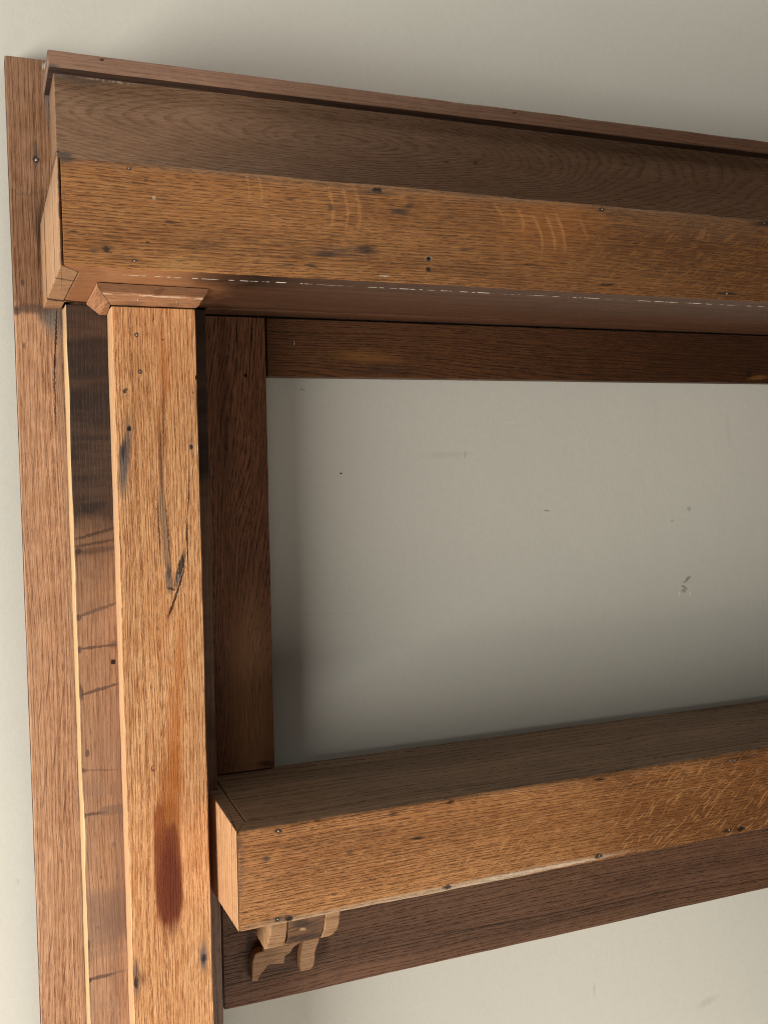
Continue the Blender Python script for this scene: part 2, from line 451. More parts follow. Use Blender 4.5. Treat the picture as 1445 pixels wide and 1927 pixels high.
m_sap = oak("raw_sapwood_edge", 'z', lin('#d3b282'), lin('#b89468'), lin('#86633f'), trunk=(0.4, 0.5), space=0.005, warp=0.008,
            ring=0.5, pore=0.5, fibre=0.5, blotch=0.2, rough=0.6, bump=0.2, seed=3,
            marks=[((0.0837, 1.5954, 0.00501, 0.01965, -1.9), lin('#a07a56'), 0.5, 0.9, 'b')])

# --- outer stile: pinkish oak with long dark checks, duller above the tide line
m_stile = oak("washed_oak_stile", 'z', lin('#c79a76'), lin('#9b6d4c'), lin('#573726'), trunk=(0.25, 0.03), space=0.0052, warp=0.01,
              cathedral=0.015, ring=0.14, pore=0.45, fibre=0.45, blotch=0.35,
              rough=0.55, bump=0.8, pore_w=1300, pore_l=60, mottle=0.6, fibre_w=1000, fibre_l=32, seed=4,
              marks=[
                  ((0.0572, 1.7499, 0.06508, 0.14201, -2.0), lin('#b9b6b2'), 0.7, 0.035, 'nm'),
                  ((0.0544, 1.6707, 0.07613, 0.06359, 3.4), lin('#c2b5a8'), 0.5, 0.3, 'bm'),
                  ((0.0576, 1.7319, 0.03801, 0.00169, 3.6), lin('#5a4436'), 0.35, 0.9, 'b'),
                  ((0.0533, 1.6075, 0.02291, 0.00514, 0.1), lin('#4a3a31'), 0.72, 0.5, 'j'), ((0.0739, 1.5991, 0.01328, 0.01037, -6.4), lin('#57514a'), 0.80, 0.5, 'j'),
                  ((0.0359, 1.6046, 0.00485, 0.00454, 22.6), lin('#463a33'), 0.75, 0.5, 'j'),
                  ((0.0758, 1.5905, 0.00887, 0.01500, -1.9), lin('#7d7469'), 0.55, 0.6, 'j'),
                  ((0.0802, 1.5398, 0.00502, 0.06388, -3.8), lin('#8a6a52'), 0.5, 0.8, 'g'),
                  ((0.0761, 1.5686, 0.00083, 0.03584, -4.3), lin('#2a1b12'), 0.9, 0.5, 'jh'), ((0.0734, 1.5136, 0.00078, 0.03834, -1.0), lin('#35221a'), 0.85, 0.5, 'j'),
                  ((0.0642, 1.5280, 0.00055, 0.03180, -2.0), lin('#4b2d1d'), 0.7, 0.6, 'g'), ((0.0550, 1.5163, 0.00055, 0.02886, -1.0), lin('#4b2d1d'), 0.7, 0.6, 'g'),
                  ((0.0665, 1.5453, 0.00055, 0.01733, -1.0), lin('#4b2d1d'), 0.6, 0.6, 'g'), ((0.0491, 1.4411, 0.00055, 0.03483, -3.9), lin('#5a3624'), 0.6, 0.6, 'g'),
                  ((0.0550, 1.1930, 0.00062, 0.02387, -7.6), lin('#6a4029'), 0.7, 0.6, 'n'), ((0.0464, 1.1700, 0.00061, 0.02386, -7.6), lin('#6a4029'), 0.7, 0.6, 'n'),
                  ((0.0688, 1.1675, 0.00062, 0.02705, -7.6), lin('#6a4029'), 0.7, 0.6, 'n'), ((0.0596, 1.1142, 0.00062, 0.02772, -7.6), lin('#6a4029'), 0.7, 0.6, 'n'),
                  ((0.0485, 1.0854, 0.00062, 0.02770, -7.6), lin('#6a4029'), 0.7, 0.6, 'n'), ((0.0678, 1.0522, 0.00063, 0.02797, -6.7), lin('#6a4029'), 0.7, 0.6, 'n'),
                  ((0.0585, 0.9802, 0.00062, 0.02443, -6.7), lin('#6a4029'), 0.7, 0.6, 'n'), ((0.0469, 0.8900, 0.00062, 0.03070, -8.6), lin('#6a4029'), 0.7, 0.6, 'n'),
                  ((0.0599, 0.8500, 0.00063, 0.03096, -8.6), lin('#6a4029'), 0.7, 0.6, 'n'), ((0.0411, 1.2893, 0.00055, 0.02353, -5.8), lin('#6a4029'), 0.6, 0.6, 'n'),
                  ((0.0628, 1.7717, 0.00217, 0.01127, -2.0), lin('#4d4741'), 0.8, 0.7, 'g'), ((0.0624, 1.7672, 0.00299, 0.00394, -2.0), lin('#211d1a'), 0.85, 0.4, 'j'),
                  ((0.0445, 1.6350, 0.00189, 0.00341, -2.0), lin('#3f3029'), 0.75, 0.6, 'j'), ((0.0435, 1.5678, 0.00163, 0.00343, -2.0), lin('#5d463a'), 0.7, 0.6, 'j'),
                  ((0.0632, 1.6882, 0.00164, 0.03410, -3.9), lin('#2b1c14'), 0.75, 0.7, 'g'), ((0.0612, 1.6949, 0.00327, 0.01249, -2.0), lin('#3a2a20'), 0.5, 0.9, 'g'),
                  ((0.0772, 1.8416, 0.00437, 0.03934, 2.0), lin('#6d6862'), 0.75, 0.5, 'j'), ((0.0742, 1.8658, 0.00218, 0.00336, -2.0), lin('#c9c2b6'), 0.7, 0.5, 'jd'),
              ])

# --- post board behind the pilaster: dark varnish, run and dripped down over bare wood
VARN = lin('#3a2d26')
VDK = lin('#2b221d')


def post_stain(g, tc, col, fb):
    x, y, z = g.sep(tc)
    wob = g.noise(g.v('MULTIPLY', tc, (30, 1, 22)), 1.0, 3.0, 0.6)
    zz = g.m('MULTIPLY_ADD', g.m('SUBTRACT', wob, 0.5), 0.05, z)
    tilt = g.m('MULTIPLY_ADD', g.m('ADD', x, 0.05), -0.25, zz)
    k1 = g.ss(tilt, 1.2647, 1.3616, 0.0, 0.42)
    k2 = g.ss(tilt, 1.3604, 1.4210, 0.0, 0.95)
    right = g.m('MULTIPLY', g.ss(x, 0.0244, 0.0453), 0.62)
    f = g.m('MAXIMUM', g.m('ADD', k1, k2, clamp=True), right)
    streak = g.noise(g.v('MULTIPLY', tc, (9, 1, 48)), 1.0, 3.0, 0.65)
    f2 = g.m('MULTIPLY', f, g.ss(streak, 0.20, 0.62, 0.82, 1.0))
    c = g.mix(f2, col, VARN)
    c = g.mix(g.m('MULTIPLY', g.m('MULTIPLY', f, g.ss(streak, 0.46, 0.70)), 0.30), c, VDK)
    return c


drip = lin('#5b4335')
m_post = oak("varnish_run_oak_post", 'z', lin('#b58a68'), lin('#946848'), lin('#624029'), trunk=(0.3, 0.03), space=0.0046, warp=0.010,
             ring=0.32, pore=0.4, fibre=0.5, blotch=0.45, blotch_col=lin('#87624b'), rough=0.42, bump=0.35,
             mottle=0.5, seed=5, spec=0.32, extra=post_stain,
             marks=[
                 ((0.1060, 1.3642, 0.02525, 0.00183, 14.1), lin('#33261d'), 0.7, 0.5, 'j'), ((0.1057, 1.3539, 0.02416, 0.00171, 7.6), lin('#33261d'), 0.6, 0.5, 'j'),
                 ((0.1055, 1.3459, 0.02417, 0.00343, 5.4), lin('#3d2e24'), 0.5, 0.6, 'j'), ((0.0880, 1.3463, 0.00326, 0.00341, -1.9), lin('#2b2019'), 0.7, 0.5, 'j'),
                 ((0.0856, 1.2750, 0.00326, 0.00400, -1.9), drip, 0.85, 0.4, 'j'), ((0.1062, 1.2821, 0.02207, 0.00184, 16.8), drip, 0.8, 0.28, 'j'),
                 ((0.1069, 1.2861, 0.02207, 0.00806, 16.9), lin('#8a6a54'), 0.35, 0.5, 'j'),
                 ((0.0850, 1.2401, 0.00272, 0.00402, -1.9), drip, 0.85, 0.4, 'j'), ((0.1055, 1.2417, 0.02100, 0.00150, 2.3), drip, 0.82, 0.28, 'j'), ((0.1222, 1.2431, 0.00447, 0.00407, -5.0), drip, 0.6, 0.7, 'j'),
                 ((0.0852, 1.1944, 0.00328, 0.00923, 7.5), drip, 0.8, 0.4, 'j'), ((0.1040, 1.1948, 0.02325, 0.00186, 12.1), drip, 0.82, 0.28, 'j'),
                 ((0.1202, 1.2238, 0.00257, 0.00268, -1.8), lin('#1d1512'), 0.97, 0.15, 'ns'),
                 ((0.0902, 1.1270, 0.00220, 0.00407, -1.8), drip, 0.8, 0.28, 'j'), ((0.0846, 1.1084, 0.00384, 0.00291, -7.7), drip, 0.75, 0.5, 'j'), ((0.1023, 1.1066, 0.02112, 0.00117, -6.7), drip, 0.45, 0.5, 'j'),
                 ((0.1163, 1.1248, 0.00785, 0.01292, 7.7), lin('#9a7a62'), 0.4, 0.5, 'j'),
                 ((0.1027, 1.0848, 0.02561, 0.00822, -6.1), lin('#8d6c55'), 0.40, 0.4, 'bs'),
                 ((0.0840, 1.0575, 0.00303, 0.00351, -1.9), lin('#33251c'), 0.9, 0.4, 'j'), ((0.0963, 1.0592, 0.01332, 0.00176, -0.2), drip, 0.8, 0.28, 'j'), ((0.1154, 1.0604, 0.01463, 0.00532, -0.2), lin('#7c5f4c'), 0.7, 0.15, 'js'),
                 ((0.1148, 1.0218, 0.00254, 0.00326, -1.8), lin('#7d6150'), 0.75, 0.4, 'n'), ((0.1002, 0.9874, 0.00168, 0.00207, -1.8), lin('#7d5a44'), 0.7, 0.5, 'n'), ((0.0951, 0.9322, 0.00145, 0.00179, -1.8), lin('#6f4c38'), 0.8, 0.5, 'n'),
                 ((0.1039, 0.9424, 0.02697, 0.03100, 2.0), lin('#806250'), 0.55, 0.28, 'bs'), ((0.1121, 0.9348, 0.01470, 0.02393, -1.8), lin('#6d5443'), 0.40, 0.8, 'b'),
                 ((0.0839, 0.9147, 0.00278, 0.00535, -1.8), drip, 0.8, 0.28, 'j'), ((0.0846, 0.9014, 0.00278, 0.01309, -1.8), drip, 0.4, 0.6, 'j'),
                 ((0.1026, 0.9024, 0.02363, 0.00479, -1.1), lin('#8a6a56'), 0.4, 0.4, 'j'),
                 ((0.0967, 0.8760, 0.01515, 0.00216, 1.7), drip, 0.85, 0.3, 'j'), ((0.0842, 0.8744, 0.00250, 0.00268, -1.8), lin('#3c2b21'), 0.85, 0.4, 'j'), ((0.1155, 0.8773, 0.00796, 0.00181, 2.8), drip, 0.4, 0.5, 'j'),
                 ((0.0979, 0.8431, 0.02139, 0.00481, -2.3), lin('#9b765c'), 0.45, 0.3, 'j'),
                 ((0.1249, 1.0733, 0.00679, 0.29612, -3.4), lin('#6e5344'), 0.42, 0.8, 'g'),
             ])

# --- header front board: honey oak with rows of open pores and medullary bands
HL, HM, HD = lin('#cd945a'), lin('#a76c3a'), lin('#3d2415')
GR = lin('#87725a')
band = lin('#c98b52')
m_head = oak("honey_oak_header", 'x', lin('#bf8650'), lin('#925d32'), lin('#2e1b0e'), trunk=(0.75, 0.05), space=0.003, warp=0.006, ring=0.12, pore=0.7,
             fibre=0.4, fleck=0.3, fleck_rot=28, fleck_col=lin('#9c6a3c'), fleck_in=[(0.7003, 1.6532, 0.18139, 0.04501, 0.9), (0.4172, 1.6572, 0.06247, 0.02536, 1.1)], blotch=0.45, blotch_col=lin('#94582b'),
             rough=0.48, bump=0.9, mottle=0.6, pore_w=1500, pore_l=100, ptex=0.6, fibre_w=1000, fibre_l=45, seed=6,
             marks=[
                 ((0.8624, 1.6507, 0.54457, 0.15454, 0.8), lin('#7c5230'), 0.42, 0.8, 'bp'), ((0.9750, 1.6691, 0.43441, 0.15991, 1.1), lin('#aaa59c'), 0.85, 0.8, 'bm'),
                 ((0.3787, 1.6985, 0.38486, 0.00596, 0.1), GR, 0.42, 0.8, 'gp'), ((0.7353, 1.6865, 0.09272, 0.01588, 0.7), lin('#6b5a48'), 0.32, 0.8, 'gp'), ((0.1858, 1.7010, 0.04234, 0.00459, 0.3), GR, 0.5, 0.8, 'gp'),
                 ((0.0718, 1.6959, 0.00683, 0.00350, 5.3), lin('#4f463d'), 0.8, 0.6, 'j'), ((0.5483, 1.6711, 0.04380, 0.02659, 3.9), lin('#b06a2e'), 0.25, 0.9, 'b'),
                 ((0.2855, 1.6702, 0.02149, 0.03365, -1.2), band, 0.50, 0.11, 'jr', (0.3098, 1.6734, 0.01148, 0.02135, -1.1)), ((0.2855, 1.6702, 0.03582, 0.04326, -1.2), band, 0.45, 0.06, 'jr', (0.3218, 1.6734, 0.00948, 0.02048, -1.0)),
                 ((0.2855, 1.6702, 0.04759, 0.05287, -1.2), band, 0.50, 0.06, 'jr', (0.3340, 1.6753, 0.01170, 0.02155, -1.0)), ((0.2138, 1.6812, 0.02604, 0.02796, -1.4), band, 0.40, 0.07, 'jr', (0.2398, 1.6870, 0.00689, 0.01412, -1.3)),
                 ((0.2138, 1.6812, 0.01447, 0.02330, -1.4), band, 0.35, 0.10, 'jr', (0.2285, 1.6870, 0.00586, 0.01218, -1.4)),
                 ((0.4811, 1.6510, 0.04889, 0.04680, -0.5), band, 0.40, 0.05, 'jr', (0.5297, 1.6698, 0.01482, 0.02219, -0.3)), ((0.4811, 1.6510, 0.06320, 0.05720, -0.5), band, 0.42, 0.04, 'jr', (0.5452, 1.6709, 0.01498, 0.02444, -0.2)),
                 ((0.4811, 1.6510, 0.07512, 0.06240, 3.5), band, 0.42, 0.035, 'jr', (0.5571, 1.6727, 0.01511, 0.02454, -0.2)), ((0.4811, 1.6510, 0.10255, 0.06240, 3.5), band, 0.30, 0.03, 'jr', (0.5864, 1.6790, 0.01414, 0.01939, -0.1)),
                 ((0.4344, 1.6685, 0.05175, 0.03059, 4.0), band, 0.30, 0.05, 'jr', (0.4843, 1.6849, 0.01073, 0.01555, -0.5)), ((0.4344, 1.6685, 0.07360, 0.03568, 4.0), band, 0.30, 0.04, 'jr', (0.5083, 1.6799, 0.01093, 0.01570, -0.4)),
                 ((0.2720, 1.6333, 0.11165, 0.01249, 0.6), lin('#5d3a1f'), 0.35, 0.9, 'bp'), ((0.1609, 1.6404, 0.06940, 0.00916, -0.2), lin('#6b4425'), 0.30, 0.9, 'bp'), ((0.4572, 1.6237, 0.11734, 0.01034, 0.3), lin('#5a381f'), 0.35, 0.9, 'bp'),
                 ((0.3894, 1.6754, 0.06663, 0.01502, 0.6), lin('#5d3a1f'), 0.40, 0.9, 'bp'), ((0.6590, 1.6564, 0.09489, 0.02217, 1.0), lin('#4d2e18'), 0.45, 0.9, 'bp'), ((0.7866, 1.6466, 0.09621, 0.03479, 0.7), lin('#452612'), 0.35, 0.9, 'bp'),
                 ((0.3185, 1.6341, 0.03266, 0.00440, 1.5), lin('#4b3f36'), 0.62, 0.8, 'gp'), ((0.2976, 1.6305, 0.00933, 0.00243, 3.3), INK, 0.7, 0.7, 'g'), ((0.3398, 1.6383, 0.00857, 0.00395, -5.9), INK, 0.6, 0.7, 'g'),
                 ((0.3460, 1.6909, 0.01823, 0.00246, 0.9), lin('#39302a'), 0.6, 0.8, 'g'), ((0.3520, 1.6933, 0.00485, 0.00197, 4.6), BLACK, 0.9, 0.5, 'jh'),
                 ((0.3739, 1.6753, 0.00878, 0.00249, 4.2), INK, 0.8, 0.7, 'j'), ((0.3839, 1.6810, 0.00497, 0.00250, 21.9), INK, 0.6, 0.7, 'j'), ((0.3829, 1.6889, 0.00497, 0.00150, -4.6), INK, 0.6, 0.7, 'g'),
                 ((0.3051, 1.6741, 0.00312, 0.00291, -1.1), lin('#4b4038'), 0.7, 0.6, 'j'), ((0.2654, 1.6782, 0.00503, 0.00143, 4.5), lin('#4b3423'), 0.6, 0.7, 'g'),
                 ((0.4033, 1.6328, 0.00366, 0.00228, 3.2), lin('#b69b7c'), 0.8, 0.3, 'n'), ((0.4033, 1.6325, 0.00270, 0.00213, 3.2), BLACK, 0.97, 0.3, 'n'), ((0.4029, 1.6224, 0.00270, 0.00223, 3.0), lin('#1d1a1b'), 0.95, 0.35, 'n'),
                 ((0.3577, 1.6141, 0.00490, 0.00090, 2.9), CHALK, 0.7, 0.4, 'jd'), ((0.1021, 1.6238, 0.00264, 0.00246, 3.4), lin('#221b16'), 0.9, 0.5, 'j'), ((0.0917, 1.6217, 0.00349, 0.00223, 3.4), lin('#4b3a2c'), 0.65, 0.7, 'j'),
                 ((0.1019, 1.6249, 0.00705, 0.00448, 3.5), lin('#5b4632'), 0.4, 0.9, 'g'),
                 ((0.1252, 1.6153, 0.00198, 0.00163, 3.2), lin('#231a14'), 0.9, 0.4, 'n'), ((0.1171, 1.6160, 0.01161, 0.00180, -0.8), lin('#6b4a2b'), 0.5, 0.8, 'g'), ((0.1230, 1.6931, 0.00223, 0.00134, 5.1), lin('#3f342c'), 0.85, 0.5, 'j'),
                 ((0.1598, 1.6504, 0.00416, 0.00137, -4.0), lin('#3a2a1f'), 0.8, 0.6, 'g'), ((0.1668, 1.6178, 0.00419, 0.00120, 3.2), lin('#231913'), 0.85, 0.6, 'g'), ((0.1840, 1.6308, 0.01700, 0.00324, 3.5), lin('#4f3d2e'), 0.5, 0.8, 'gp'),
                 ((0.1371, 1.6844, 0.00158, 0.00113, 4.8), lin('#5b3a20'), 0.8, 0.5, 'j'), ((0.1374, 1.6316, 0.00159, 0.00091, 3.6), lin('#2f1f15'), 0.85, 0.5, 'j'), ((0.1435, 1.6701, 0.00136, 0.00136, -1.7), CHALK, 0.55, 0.5, 'n'),
                 ((0.0762, 1.6366, 0.00344, 0.00088, 3.8), lin('#33241a'), 0.8, 0.6, 'g'), ((0.2845, 1.6196, 0.00513, 0.00193, 3.1), lin('#3d3027'), 0.75, 0.6, 'g'), ((0.2616, 1.6188, 0.00705, 0.00192, 3.1), lin('#4b3a2c'), 0.55, 0.7, 'g'),
                 ((0.6006, 1.6941, 0.00324, 0.00162, 4.2), lin('#1d1511'), 0.9, 0.5, 'j'), ((0.6222, 1.6924, 0.02241, 0.00545, 0.9), lin('#4f3d2e'), 0.5, 0.8, 'gp'), ((0.6058, 1.6172, 0.00785, 0.00142, 2.7), lin('#1d1511'), 0.9, 0.6, 'g'),
                 ((0.7626, 1.6151, 0.01313, 0.00115, 0.1), lin('#1d1511'), 0.85, 0.6, 'g'), ((0.5172, 1.6332, 0.00736, 0.00106, 3.1), lin('#2a1c13'), 0.7, 0.6, 'g'), ((0.4457, 1.6437, 0.00813, 0.00113, 3.4), lin('#2a1c13'), 0.6, 0.6, 'g'),
                 ((0.8174, 1.6945, 0.01959, 0.00291, 4.0), lin('#1d1713'), 0.8, 0.7, 'j'),
                 ((0.1648, 1.6131, 0.02140, 0.00645, 0.1), lin('#e0a866'), 0.45, 0.9, 'gp'),  # pale patch painted for the glow on the lower front
             ])


def scorch(g, tc, col):
    x, y, z = g.sep(tc)
    wob = g.m('MULTIPLY', g.m('SUBTRACT', g.noise(tc, 70, 2.0), 0.5), 0.008)
    yy = g.m('ADD', g.m('MULTIPLY_ADD', x, -0.45, y), wob)
    ln = g.m('MULTIPLY', g.ss(g.m('ABSOLUTE', g.m('ADD', yy, 0.022)), 0.0085, 0.0035), g.ss(x, -0.055, -0.064))
    l2 = g.m('MULTIPLY', g.ss(g.m('ABSOLUTE', g.m('ADD', yy, 0.150)), 0.0050, 0.0015), g.ss(x, -0.085, -0.090))
    return g.mix(g.m('MULTIPLY', g.m('MAXIMUM', ln, g.m('MULTIPLY', l2, 0.7)), 0.9), col, lin('#2b1f18'))


def end_dirt(g, tc, col, fb):
    x, y, z = g.sep(tc)
    col = scorch(g, tc, col)
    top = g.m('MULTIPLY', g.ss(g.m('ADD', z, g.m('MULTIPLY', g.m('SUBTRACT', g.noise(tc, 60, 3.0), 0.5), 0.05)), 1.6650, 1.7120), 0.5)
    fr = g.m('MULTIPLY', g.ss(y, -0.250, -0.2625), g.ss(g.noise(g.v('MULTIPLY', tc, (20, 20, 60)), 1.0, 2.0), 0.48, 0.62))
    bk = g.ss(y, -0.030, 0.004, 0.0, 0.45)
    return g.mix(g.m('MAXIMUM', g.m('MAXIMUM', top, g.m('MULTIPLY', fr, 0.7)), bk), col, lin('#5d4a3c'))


def dust_line(g, tc, col, fb):
    x, y, z = g.sep(tc)
    near = g.ss(g.m('ABSOLUTE', g.m('SUBTRACT', y, -0.2314)), 0.0022, 0.0008)
    dsh = g.ss(g.noise(g.v('MULTIPLY', tc, (60, 0, 0)), 1.0, 2.0, 0.7), 0.47, 0.53)
    wob = g.m('MULTIPLY', g.m('SUBTRACT', g.noise(tc, 40, 2.0), 0.5), 0.05)
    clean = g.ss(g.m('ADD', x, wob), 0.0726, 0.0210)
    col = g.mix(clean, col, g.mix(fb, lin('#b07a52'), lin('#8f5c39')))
    col = scorch(g, tc, col)
    sm = g.m('MULTIPLY', g.ss(g.ell(tc, *(0.2230, 1.608, 0.045, 0.5, 0)), 1.8, 0.2), g.ss(y, -0.2314 + 0.075, -0.2314))
    col = g.mix(g.m('MULTIPLY', sm, 0.8), col, lin('#1f1510'))
    return g.mix(g.m('MULTIPLY', near, dsh), col, CHALK)


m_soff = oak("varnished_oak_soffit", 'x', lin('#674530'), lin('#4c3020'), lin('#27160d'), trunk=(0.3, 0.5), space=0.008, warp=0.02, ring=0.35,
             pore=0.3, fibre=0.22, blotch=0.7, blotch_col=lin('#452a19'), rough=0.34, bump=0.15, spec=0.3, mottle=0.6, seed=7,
             extra=dust_line)
m_endb = oak("pale_oak_end_board", 'z', lin('#b58a66'), lin('#98704b'), lin('#553624'), trunk=(0.3, 0.5), space=0.006, warp=0.03, ring=0.5,
             pore=0.55, fibre=0.2, blotch=0.3, rough=0.5, bump=0.3, mottle=0.6, seed=8,
             extra=end_dirt)

# --- frieze and cap: smoky brown oak with cathedral figure
m_frz = oak("smoky_oak_frieze", 'x', lin('#aa886c'), lin('#84664c'), lin('#47301f'), trunk=(1.8063, -0.035), space=0.003, warp=0.02,
            cathedral=0.16, ring=0.22, pore=0.3, fibre=0.45, blotch=0.40, blotch_col=lin('#7c573c'), rough=0.5,
            bump=0.45, mottle=0.35, fibre_w=1100, seed=9,
            marks=[((1.0545, 1.8261, 0.58673, 0.14375, 2.0), lin('#a89a8c'), 0.55, 0.8, 'bm'), ((0.1077, 1.7960, 0.11630, 0.07519, 2.1), lin('#d2c6ba'), 0.6, 0.8, 'bm'), ((0.1037, 1.8329, 0.02629, 0.00481, -0.2), lin('#5d5048'), 0.55, 0.8, 'b'), ((0.6342, 1.7825, 0.31381, 0.03841, 1.5), lin('#8f6a52'), 0.35, 0.9, 'bm'),
                   ((0.0851, 1.8365, 0.00519, 0.00265, 7.0), lin('#79746d'), 0.7, 0.6, 'j'), ((0.1355, 1.8351, 0.02367, 0.00119, -1.2), CHALK, 0.35, 0.6, 'jd'),
                   ((0.0855, 1.7558, 0.00834, 0.00268, 5.4), lin('#4f463d'), 0.8, 0.6, 'j'), ((0.0794, 1.7585, 0.00311, 0.00107, 5.4), lin('#33271f'), 0.8, 0.6, 'j'),
                   ((0.5190, 1.7880, 0.00487, 0.00123, 5.2), lin('#33231a'), 0.75, 0.6, 'g'), ((0.5577, 1.7909, 0.00285, 0.00150, 5.2), lin('#2b1e17'), 0.85, 0.6, 'g'), ((0.6607, 1.8080, 0.00303, 0.00129, 5.3), lin('#33231a'), 0.75, 0.6, 'g'),
                   ((0.7743, 1.8079, 0.00405, 0.00133, 5.2), lin('#33231a'), 0.6, 0.6, 'g')])
m_cap = oak("smoky_oak_cap", 'x', lin('#ab856a'), lin('#876450'), lin('#4b3325'), trunk=(0.4, 0.02), space=0.0044, warp=0.008, ring=0.2,
            pore=0.4, fibre=0.3, blotch=0.35, rough=0.5, bump=0.4, pore_w=1200, fibre_w=1100, seed=10,
            marks=[((1.0365, 1.8565, 0.65014, 0.14083, 2.6), lin('#a5988c'), 0.9, 0.8, 'bm'), ((0.1245, 1.8493, 0.00262, 0.00127, 7.3), lin('#2f211a'), 0.9, 0.5, 'j'), ((0.0758, 1.8358, 0.00710, 0.00312, 7.1), lin('#5e5751'), 0.8, 0.5, 'j'),
                   ((0.0721, 1.8478, 0.00081, 0.00725, -2.0), lin('#3a2b24'), 0.7, 0.5, 'jd'), ((0.6009, 1.8484, 0.00289, 0.00124, 6.2), lin('#33241c'), 0.8, 0.5, 'j')])

# --- inner stile and rail: dark wavy oak
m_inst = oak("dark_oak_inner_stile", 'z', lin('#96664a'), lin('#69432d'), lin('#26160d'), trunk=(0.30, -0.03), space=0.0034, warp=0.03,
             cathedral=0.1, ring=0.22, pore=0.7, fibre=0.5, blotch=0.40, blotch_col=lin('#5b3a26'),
             rough=0.5, bump=0.6, pore_w=900, pore_l=85, mottle=0.5, ptex=0.85, seed=11,
             marks=[((0.2759, 1.5879, 0.00075, 0.01590, -0.4), BLACK, 0.9, 0.5, 'jh'), ((0.2936, 1.5866, 0.00083, 0.01846, -2.4), BLACK, 0.9, 0.5, 'jh'), ((0.2903, 1.5545, 0.00064, 0.01850, -4.4), lin('#1b100b'), 0.8, 0.6, 'g'),
                    ((0.2851, 1.5387, 0.00177, 0.00222, -1.4), BLACK, 0.95, 0.4, 'jh'), ((0.2576, 1.5050, 0.00624, 0.11038, -1.4), lin('#3d2516'), 0.5, 0.8, 'g'),
                    ((0.2841, 1.1586, 0.02197, 0.08965, -1.4), lin('#d39d6c'), 0.75, 0.9, 'gp'), ((0.2985, 1.0748, 0.00917, 0.00324, -7.6), lin('#2b1a11'), 0.7, 0.7, 'j')])  # the broad pale mark paints in light reaching the lower stile
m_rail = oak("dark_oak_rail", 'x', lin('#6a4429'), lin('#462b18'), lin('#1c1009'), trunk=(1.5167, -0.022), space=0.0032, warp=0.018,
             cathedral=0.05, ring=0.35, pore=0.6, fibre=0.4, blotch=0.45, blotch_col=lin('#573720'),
             rough=0.5, bump=0.6, pore_w=1100, mottle=0.5, seed=12,
             marks=[((1.1156, 1.5701, 0.46535, 0.15552, 1.1), lin('#a89a8c'), 0.9, 0.8, 'bm'), ((0.3443, 1.5768, 0.00158, 0.00375, -1.2), lin('#33201a'), 0.85, 0.4, 'n'), ((0.3446, 1.5769, 0.00079, 0.00282, -1.2), lin('#b08c70'), 0.8, 0.4, 'n'),
                    ((0.4365, 1.5625, 0.04171, 0.00580, -4.4), lin('#9a6a35'), 0.4, 0.8, 'gp'), ((0.4573, 1.5479, 0.04227, 0.00650, 3.7), lin('#3a2b22'), 0.6, 0.8, 'gp'),
                    ((1.0249, 1.5494, 0.00483, 0.00381, 0.6), lin('#1d120d'), 0.7, 0.5, 'j'), ((1.0415, 1.5450, 0.01560, 0.00306, 4.7), lin('#8a5a2a'), 0.5, 0.6, 'j')])

